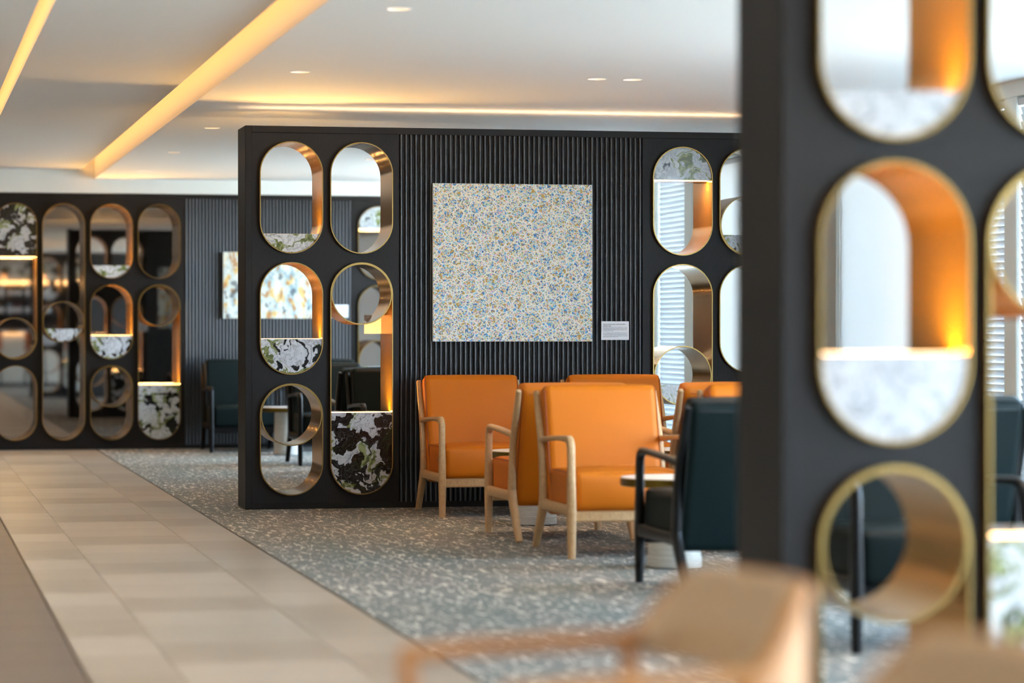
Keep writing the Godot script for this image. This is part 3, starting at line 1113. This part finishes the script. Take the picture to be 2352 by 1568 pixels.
func build_shell() -> void:
	# floor slab, then carpet and tiles on it
	structure("floor", boxes([[-4.0, 6.4, -0.30, -0.012, -26.6, 6.2]]), M.grout)
	var carpet := structure("floor_carpet", boxes([[1.766, XW, -0.012, 0.0, -26.3, 6.0]], 0.003), M.carpet)
	carpet.set_meta("label", "grey green patterned carpet flecked with pale curving strokes")
	structure("trim_1", boxes([[1.756, 1.766, -0.012, 0.001, -26.3, 6.0]], 0.001), M.edge)
	var aisle := Node3D.new()
	aisle.name = "floor_tiles"
	add_child(aisle)
	aisle.set_meta("kind", "structure")
	var xs := [-0.56, 0.01, 0.585, 0.875, 1.449, 1.756]
	var meshes := {}
	for c in xs.size() - 1:
		var a: float = xs[c]
		var w: float = xs[c + 1] - a
		var off: float = [0.2, 0.29, 0.1, 0.38, 0.24][c]
		var b := MB.new()
		var gap := 0.002
		if c == 1:
			w -= 0.008
		b.box(Vector3(w * 0.5, -0.006, 0.2875), Vector3(w - gap, 0.012, 0.575 - gap), 0.0012)
		meshes[c] = b.mesh()
		for r in 42:
			var z: float = -26.3 + off + r * 0.575
			if z > -3.4:
				continue
			if z + 0.575 > 6.0:
				continue
			var m: Material = M.dark_tiles[(r * 3 + c) % 2] if c < 2 else M.tiles[(r * 5 + c * 3 + (r / 3)) % 4]
			var o := put("tile", meshes[c], m, aisle)
			o.position = Vector3(a, 0, z)
	structure("trim_2", boxes([[0.578, 0.586, -0.012, 0.0008, -26.3, 6.0]], 0.0005), M.steel_trim)
	structure("floor_aisle_end", boxes([[-4.0, 0.577, -0.012, 0.0, -2.6, 6.0], [-4.0, -0.563, -0.012, 0.0, -26.3, -2.6]], 0.001), M.dark_tiles[0])
	structure("floor_aisle_start", boxes([[0.587, 1.755, -0.012, 0.0, -2.6, 6.0]], 0.001), M.tiles[0])
	# solid walls
	structure("wall_left", boxes([[-4.2, -4.0, -0.3, 2.9, -26.6, 6.2]]), M.wall_warm)
	structure("wall_rear", boxes([[-4.0, 6.2, -0.3, 2.9, 6.0, 6.2]]), M.wall_warm)
	structure("wall_far", boxes([[-4.0, 6.2, -0.3, 2.9, -26.6, -26.32]]), M.wall)
	# timber panelling either side of the far screen and the bulkhead above it
	structure("wall_far_panelling", boxes([[-4.0, 0.36, 0.0, 2.32, -26.32, ZF]]), M.panel)
	structure("wall_far_pier", boxes([[5.475, XW, 0.0, 2.32, -26.32, ZF]]), M.wall)
	structure("trim_3", boxes([[-4.0, XW, 2.322, CEIL_AISLE + 0.01, -26.32, ZF + 0.002]]), M.wall)

func build_ceiling() -> void:
	var b := MB.new()
	var spots := []
	for z in [-3.0, -5.95, -8.9, -11.846, -14.86, -19.135, -21.835, -24.481]:
		spots.append(Vector2(2.081, z))
	var pairs := []
	for z in [-5.9, -8.9, -11.92, -14.94, -19.6, -22.4]:
		pairs.append(z)
	var zb := ZF
	var zf := 6.0
	var nn := Vector3.DOWN
	var r := 0.05
	# cells with round openings for the downlights, plain strips between
	var strips := [[1.746, 2.416, 2.081], [2.416, 3.617, -1.0], [3.617, 3.8165, 3.717], [3.8165, 4.016, 3.916], [4.016, XW, -1.0]]
	for s in strips:
		var zs := []
		if s[2] > 0:
			for p in spots:
				if absf(s[2] - 2.081) < 0.01:
					zs.append(p.y)
			if s[2] > 3.0:
				zs = pairs.duplicate()
		zs.sort()
		var z0 := zb
		for z in zs:
			b.flat(Vector3(s[0], CEIL, z0), Vector3(s[1], CEIL, z0), Vector3(s[1], CEIL, z - 0.09), Vector3(s[0], CEIL, z - 0.09), nn)
			holed(b, s[0], s[1], z - 0.09, z + 0.09, s[2], z - r, z + r, r, 0.0, -1.0, false, CEIL)
			z0 = z + 0.09
		b.flat(Vector3(s[0], CEIL, z0), Vector3(s[1], CEIL, z0), Vector3(s[1], CEIL, zf), Vector3(s[0], CEIL, zf), nn)
	# edge of the lower ceiling towards the light slot, and slab above
	b.flat(Vector3(1.746, CEIL, zb), Vector3(1.746, 2.74, zb), Vector3(1.746, 2.74, zf), Vector3(1.746, CEIL, zf), Vector3.LEFT)
	structure("ceiling", b.mesh(), M.ceiling)
	structure("ceiling_slab", boxes([[1.75, 6.2, 2.52, 2.9, -26.6, 6.2], [-4.2, 1.75, 2.74, 2.9, -26.6, 6.2]]), M.ceiling)
	# aisle ceiling between the two slots and the ceiling beyond
	structure("ceiling_aisle", boxes([[0.679, 1.626, CEIL_AISLE, 2.55, zb, zf], [0.679, 0.687, 2.55, 2.735, zb, zf]], 0.001), M.ceiling)
	structure("ceiling_beyond", boxes([[-4.0, 0.608, CEIL_AISLE, 2.55, zb, zf], [0.600, 0.608, 2.55, 2.565, zb, zf]], 0.001), M.ceiling)
	structure("ceiling_slot_end", boxes([[0.55, 1.75, 2.53, 2.74, ZF - 0.1, ZF - 0.001]], 0.001), M.ceiling)
	# light strips lying in the slots
	for k in [[1.565, 2.60, "warm linear light strip in the ceiling slot above the carpet edge", 1.0], [0.552, 2.62, "warm linear light strip in the ceiling slot above the dark tiles", 0.75]]:
		var t := thing("linear_light", k[2], "light", Vector3(k[0], k[1], (zb + zf) * 0.5))
		var half := (zf - zb) * 0.5 - 0.05
		put("diffuser", boxes([[-0.012, 0.012, -0.010, 0.010, -half, half]], 0.002), M.slot_led, t)
		put("holder", boxes([[-0.02, -0.013, -0.048, 0.012, -half, half]], 0.001), M.down_white, t)
		area(t, Vector3(0.0135, 0, 0), Vector2(half * 2.0, 0.02), Vector3(0, -PI / 2, 0), 2.1 * k[3], Color(1.0, 0.73, 0.43))
	# downlights
	var all := spots.duplicate()
	for z in pairs:
		all.append(Vector2(3.717, z))
		all.append(Vector2(3.916, z))
	var trim := MB.new()
	trim.lathe(Vector3.ZERO, [Vector2(0.0495, 0.002), Vector2(0.0495, -0.002), Vector2(0.056, -0.0025), Vector2(0.058, 0.0)], 32)
	var trim_mesh := trim.mesh()
	var cup := MB.new()
	for k in 8:
		var u := k / 8.0
		var w := (k + 1) / 8.0
		# seen from inside, so the profile runs downwards
		cup.lathe(Vector3.ZERO, [Vector2(lerpf(0.030, 0.0496, w), lerpf(0.055, 0.0, w)), Vector2(lerpf(0.030, 0.0496, u), lerpf(0.055, 0.0, u))], 32)
	var cup_mesh := cup.mesh()
	var lens := MB.new()
	lens.lathe(Vector3(0, 0.052, 0), [Vector2(0.031, 0.0), Vector2(0.0, -0.003)], 32)
	var lens_mesh := lens.mesh()
	# added unseen row that brightens the aisle: surface cups, as that ceiling is a plain slab
	for k in 11:
		var z := 1.0 - k * 2.5
		var t := thing("added_fill_spot", "added surface mounted fill spot, out of view, brightening the aisle", "light", Vector3(-0.9, CEIL_AISLE, z), 0.0, "added fill spots beyond the aisle")
		var cb := MB.new()
		cb.lathe(Vector3.ZERO, [Vector2(0.046, -0.05), Vector2(0.05, -0.05), Vector2(0.05, 0.0)], 24)
		cb.lathe(Vector3.ZERO, [Vector2(0.046, -0.001), Vector2(0.046, -0.05)], 24)
		put("housing", cb.mesh(), M.down_white, t)
		cb = MB.new()
		cb.lathe(Vector3.ZERO, [Vector2(0.0455, -0.028), Vector2(0.0, -0.03)], 24)
		put("lamp_lens", cb.mesh(), M.down_lens, t)
		var l := SpotLight3D.new()
		l.name = "beam"
		l.spot_angle = 62.0
		l.spot_angle_attenuation = 0.7
		l.light_energy = 4.6
		l.light_color = Color(1.0, 0.95, 0.88)
		l.light_size = 0.04
		l.spot_range = 30.0
		l.shadow_enabled = true
		t.add_child(l)
		l.position = Vector3(0, -0.051, 0)
		l.rotation.x = -PI / 2
	for p in all:
		var row: String = "small round downlight in the ceiling row along the carpet edge" if absf(p.x - 2.081) < 0.01 else "small round downlight in a pair above the armchairs"
		var t := thing("downlight", row, "light", Vector3(p.x, CEIL, p.y), 0.0, "ceiling downlights along the carpet edge" if absf(p.x - 2.081) < 0.01 else "paired ceiling downlights")
		put("trim_ring", trim_mesh, M.down_white, t)
		put("reflector", cup_mesh, M.down_white, t)
		put("lamp_lens", lens_mesh, M.down_lens, t)
		var l := SpotLight3D.new()
		l.name = "beam"
		l.spot_angle = 38.0
		l.spot_angle_attenuation = 0.8
		l.light_energy = 0.95
		l.light_color = Color(1.0, 0.83, 0.68)
		l.light_size = 0.03
		l.spot_range = 30.0
		l.shadow_enabled = true
		t.add_child(l)
		l.position = Vector3(0, -0.004, 0)
		l.rotation.x = -PI / 2

func build_windows() -> void:
	var x0 := XW
	var x1 := XW + 0.22
	# piers, sill and head of the window wall
	var piers := [[-26.6, -25.3], [-22.155, -22.02], [-21.19, -20.98], [-18.45, -17.56], [-14.69, -14.52], [-11.3, -10.5], [-4.3, -3.5], [2.7, 6.2]]
	var list := []
	for p in piers:
		list.append([x0 + 0.001, x1, 0.06, 2.36, p[0], p[1]])
	list.append([x0, x1, -0.3, 0.06, -26.6, 6.2])
	list.append([x0, x1, 2.36, 2.9, -26.6, 6.2])
	structure("wall_right", boxes(list, 0.004), M.wall)
	structure("floor_terrace", boxes([[x1, 16.0, -0.35, -0.1, -40.0, 12.0]]), M.stone)
	var n := 1
	var bays := [[-25.3, -23.7, ""], [-23.7, -22.155, ""], [-22.02, -21.19, "venetian"], [-20.98, -19.75, "roller"], [-19.75, -18.45, "roller"],
		[-17.56, -15.32, "roller"], [-15.32, -14.69, "venetian"], [-14.52, -13.0, "venetian"], [-13.0, -11.3, ""],
		[-10.5, -8.9, ""], [-8.9, -7.4, ""], [-7.4, -5.9, ""], [-5.9, -4.3, ""], [-3.5, -1.95, ""], [-1.95, -0.4, ""], [-0.4, 1.15, ""], [1.15, 2.7, ""]]
	for k in bays:
		var z0: float = k[0]
		var z1: float = k[1]
		var w := Node3D.new()
		w.name = "window_%d" % n
		add_child(w)
		w.set_meta("kind", "structure")
		var f := 0.045
		put("window_frame", boxes([[x0 + 0.06, x0 + 0.13, 0.06, 2.36, z0, z0 + f], [x0 + 0.06, x0 + 0.13, 0.06, 2.36, z1 - f, z1], [x0 + 0.06, x0 + 0.13, 0.06, 0.06 + f, z0 + f, z1 - f], [x0 + 0.06, x0 + 0.13, 2.36 - f, 2.36, z0 + f, z1 - f]], 0.003), M.frame, w)
		var b := MB.new()
		b.flat(Vector3(x0 + 0.095, 0.1, z0 + f), Vector3(x0 + 0.095, 0.1, z1 - f), Vector3(x0 + 0.095, 2.32, z1 - f), Vector3(x0 + 0.095, 2.32, z0 + f), Vector3.LEFT)
		put("pane", b.mesh(), M.glass, w)
		if k[2] == "venetian":
			var t := thing("venetian_blind", "white venetian blind with level slats " + ("on the wider window" if n == 8 else "on the narrow window" if n == 7 else "in the bay behind the fluted screen"), "blind", Vector3(x0 + 0.03, 0, (z0 + z1) * 0.5))
			var half := (z1 - z0) * 0.5 - 0.012
			put("head_rail", boxes([[-0.022, 0.022, 2.31, 2.35, -half, half]], 0.003), M.frame, t)
			b = MB.new()
			b.box(Vector3.ZERO, Vector3(0.048, 0.0025, half * 2.0), 0.0008)
			var sm := b.mesh()
			var y := 0.12
			while y < 2.30:
				var o := put("slat", sm, M.slat_white, t)
				o.position = Vector3(0, y, 0)
				o.rotation.z = -1.28
				y += 0.040
			put("bottom_rail", boxes([[-0.02, 0.02, 0.072, 0.09, -half, half]], 0.003), M.frame, t)
		elif k[2] == "roller":
			var t := thing("roller_blind", {6: "wide white roller blind drawn fully down next to a plain pier", 4: "white roller blind next to the venetian blind behind the fluted screen", 5: "white roller blind next to the plain pier behind the fluted screen"}[n], "blind", Vector3(x0 + 0.03, 0, (z0 + z1) * 0.5), 0.0, "" if n == 6 else "roller blinds behind the fluted screen")
			var half := (z1 - z0) * 0.5 - 0.002
			put("fabric", boxes([[-0.001, 0.001, 0.10, 2.32, -half, half]], 0.0003), M.roller, t)
			b = MB.new()
			b.tube([Vector3(0, 2.33, -half), Vector3(0, 2.33, half)], 0.022, 12)
			put("roller", b.mesh(), M.frame, t)
			put("bottom_bar", boxes([[-0.006, 0.006, 0.085, 0.105, -half, half]], 0.002), M.frame, t)
		n += 1

func build_chairs() -> void:
	var go := "orange leather armchairs with oak frames"
	var gg := "dark green leather armchairs with black frames"
	var o := armchair("orange leather oak armchair against the fluted wall, beneath the speckled painting", M.oak, M.orange, M.seam, go)
	o.position = Vector3(3.385, 0, -16.475)
	copy_of(o, Vector3(4.275, 0, -16.475), 0.0, "orange leather oak armchair against the fluted wall, beneath the white caption card")
	copy_of(o, Vector3(3.41, 0, -14.51), PI, "orange leather oak armchair back to back with another, facing the chair beneath the speckled painting")
	copy_of(o, Vector3(4.27, 0, -14.51), PI, "orange leather oak armchair back to back with another, facing the chair beneath the caption card")
	copy_of(o, Vector3(3.43, 0, -13.45), 0.0, "orange leather oak armchair facing a green chair across a table, farther from the windows")
	copy_of(o, Vector3(4.28, 0, -13.45), 0.0, "orange leather oak armchair facing a green chair across a table, nearer the windows")
	var g := armchair("dark green armchair with black frame facing an orange chair, farther from the windows", M.black_wood, M.green, M.seam_green, gg)
	g.position = Vector3(3.43, 0, -11.42)
	g.rotation.y = PI
	copy_of(g, Vector3(4.30, 0, -11.42), PI, "dark green armchair with black frame facing an orange chair, nearer the windows")
	copy_of(g, Vector3(3.46, 0, -9.45), 0.0, "dark green armchair with black frame facing the pale marble screen")
	copy_of(g, Vector3(3.01, 0, -25.33), 0.0, "dark green armchair against the mirrored screen, below the wide blotchy painting")
	copy_of(g, Vector3(3.80, 0, -25.33), 0.0, "dark green armchair against the mirrored screen, below its caption card")
	copy_of(g, Vector3(3.44, 0, -22.77), 0.0, "dark green armchair across a round table from a back-to-back green pair")
	copy_of(g, Vector3(3.42, 0, -20.56), PI, "dark green armchair of a back-to-back green pair, facing a round table")
	copy_of(g, Vector3(3.42, 0, -19.49), 0.0, "dark green armchair of a back-to-back green pair, facing the fluted screen")
	var t := side_table("round side table with brass edge between two orange chairs beneath the speckled painting")
	t.position = Vector3(3.48, 0, -15.43)
	copy_of(t, Vector3(4.36, 0, -15.43), 0.0, "round side table with brass edge between two orange chairs beneath the caption card")
	copy_of(t, Vector3(3.485, 0, -12.53), 0.0, "round side table between an orange and a green chair, farther from the windows")
	copy_of(t, Vector3(4.37, 0, -12.53), 0.0, "round side table between an orange and a green chair, nearer the windows")
	copy_of(t, Vector3(3.32, 0, -24.45), 0.0, "round side table before the green chairs against the mirrored screen")
	copy_of(t, Vector3(3.48, 0, -21.66), 0.0, "round side table between two facing dark green chairs")
	tub_chair("bentwood tub chair with a beige back band, set across the edge of carpet and tiles", 0.235, 4.25, PI + deg_to_rad(5.0))
	tub_chair("bentwood tub chair with a beige back band closest to the pale marble screen", 0.46, 3.30, PI + deg_to_rad(5.0))

func build_bar() -> void:
	# the bar behind the camera, seen only in the mirrors of the far screen
	var t := thing("bar_counter", "long bar counter with a glowing lip, reflected in the screen mirrors", "counter", Vector3(1.8, 0, 2.6))
	put("front_panel", boxes([[-2.6, 2.6, 0.06, 1.0, -0.02, 0.04]], 0.003), M.stone, t)
	put("counter_top", boxes([[-2.7, 2.7, 1.02, 1.06, -0.18, 0.5]], 0.004), M.marble[1], t)
	put("plinth", boxes([[-2.6, 2.6, 0.0, 0.06, 0.0, 0.45]], 0.002), M.black, t)
	put("light_strip", boxes([[-2.55, 2.55, 0.99, 1.012, -0.06, -0.035]], 0.002), M.led, t)
	area(t, Vector3(0, 0.985, -0.048), Vector2(5.1, 0.022), Vector3(-PI / 2, 0, 0), 0.5, WARM)
	var s := thing("back_bar_panel", "dark back-bar panel with lit strips, reflected in the screen mirrors", "panel", Vector3(1.8, 0, 4.6))
	put("back_panel", boxes([[-2.6, 2.6, 0.0, 2.42, 0.14, 0.18]], 0.003), M.panel, s)
	put("stone_band", boxes([[-2.6, 2.6, 2.06, 2.42, 0.12, 0.14]], 0.002), M.marble[4], s)
	for k in 3:
		var y: float = [1.05, 1.379, 1.719][k]
		tag(put("shelf_board", boxes([[-0.8, 4.4, y - 0.02, y, 4.44, 4.738]], 0.002), M.black_wood), ["low black shelf board without bottles behind the bar", "middle black shelf board carrying bottles behind the bar", "top black shelf board carrying bottles under the light strips"][k], "shelf", "back-bar shelf boards")
	for k in 4:
		var x := -2.45 + k * 1.25
		put("light_strip", boxes([[x, x + 1.1, 1.985, 2.04, 0.10, 0.14]], 0.002), M.led, s)
		area(s, Vector3(x + 0.55, 2.01, 0.095), Vector2(1.1, 0.05), Vector3(0, 0, 0), 0.15, WARM)
	var cols := [Color(0.35, 0.07, 0.04), Color(0.5, 0.56, 0.6), Color(0.10, 0.16, 0.08), Color(0.55, 0.33, 0.10), Color(0.75, 0.78, 0.80), Color(0.16, 0.10, 0.20)]
	var bm := []
	for c in cols:
		bm.append(mat(c, 0.15))
	var b := MB.new()
	b.lathe(Vector3.ZERO, [Vector2(0, 0), Vector2(0.038, 0.0), Vector2(0.038, 0.17), Vector2(0.03, 0.20), Vector2(0.014, 0.225), Vector2(0.014, 0.29), Vector2(0, 0.29)], 14)
	var body := b.mesh()
	b = MB.new()
	b.lathe(Vector3.ZERO, [Vector2(0.016, 0.26), Vector2(0.016, 0.302), Vector2(0, 0.302)], 12)
	var cap := b.mesh()
	b = MB.new()
	b.lathe(Vector3.ZERO, [Vector2(0.0386, 0.05), Vector2(0.0386, 0.13)], 14)
	var lab := b.mesh()
	var names := ["dark red bottle on the back-bar shelf", "pale blue bottle on the back-bar shelf", "dark green bottle on the back-bar shelf", "amber bottle on the back-bar shelf", "clear white bottle on the back-bar shelf", "purple bottle on the back-bar shelf"]
	for row in 2:
		for k in 22:
			var c := (k * 5 + row * 2 + k / 4) % 6
			var q := thing("bottle", names[c], "bottle", Vector3(0.55 + k * 0.115 + 0.02 * sin(k * 2.3), [1.38, 1.72][row], 4.55 + 0.04 * cos(k * 1.7)), 0.0, "bottles behind the bar")
			put("glass_body", body, bm[c], q)
			put("cap", cap, M.black, q)
			put("paper_label", lab, M.card, q)
	var st := make_stool("tan leather bar stool at the counter, reflected in the screen mirrors")
	st.position = Vector3(1.72, 0, 1.75)
	for x in [0.9, 2.55, 3.3]:
		copy_of(st, Vector3(x, 0, 1.75), 0.0, "tan leather bar stool at the counter, reflected in the screen mirrors")
	for x in [1.2, 2.0, 2.75]:
		var p := thing("pendant_lamp", "small glowing amber pendant lamp over the bar counter", "lamp", Vector3(x, 2.08, 2.75), 0.0, "pendant lamps over the bar")
		b = MB.new()
		b.lathe(Vector3.ZERO, [Vector2(0.0, -0.06), Vector2(0.04, -0.045), Vector2(0.06, 0.0), Vector2(0.04, 0.045), Vector2(0.0, 0.06)], 20)
		put("globe", b.mesh(), M.amber, p)
		b = MB.new()
		b.tube([Vector3(0, 0.05, 0), Vector3(0, (CEIL if x > 1.746 else CEIL_AISLE) - 2.08, 0)], 0.004, 6)
		put("cord", b.mesh(), M.black, p)
		var l := OmniLight3D.new()
		l.name = "bulb"
		l.light_energy = 0.12
		l.light_color = WARM
		l.light_size = 0.04
		l.omni_range = 20.0
		l.shadow_enabled = true
		p.add_child(l)
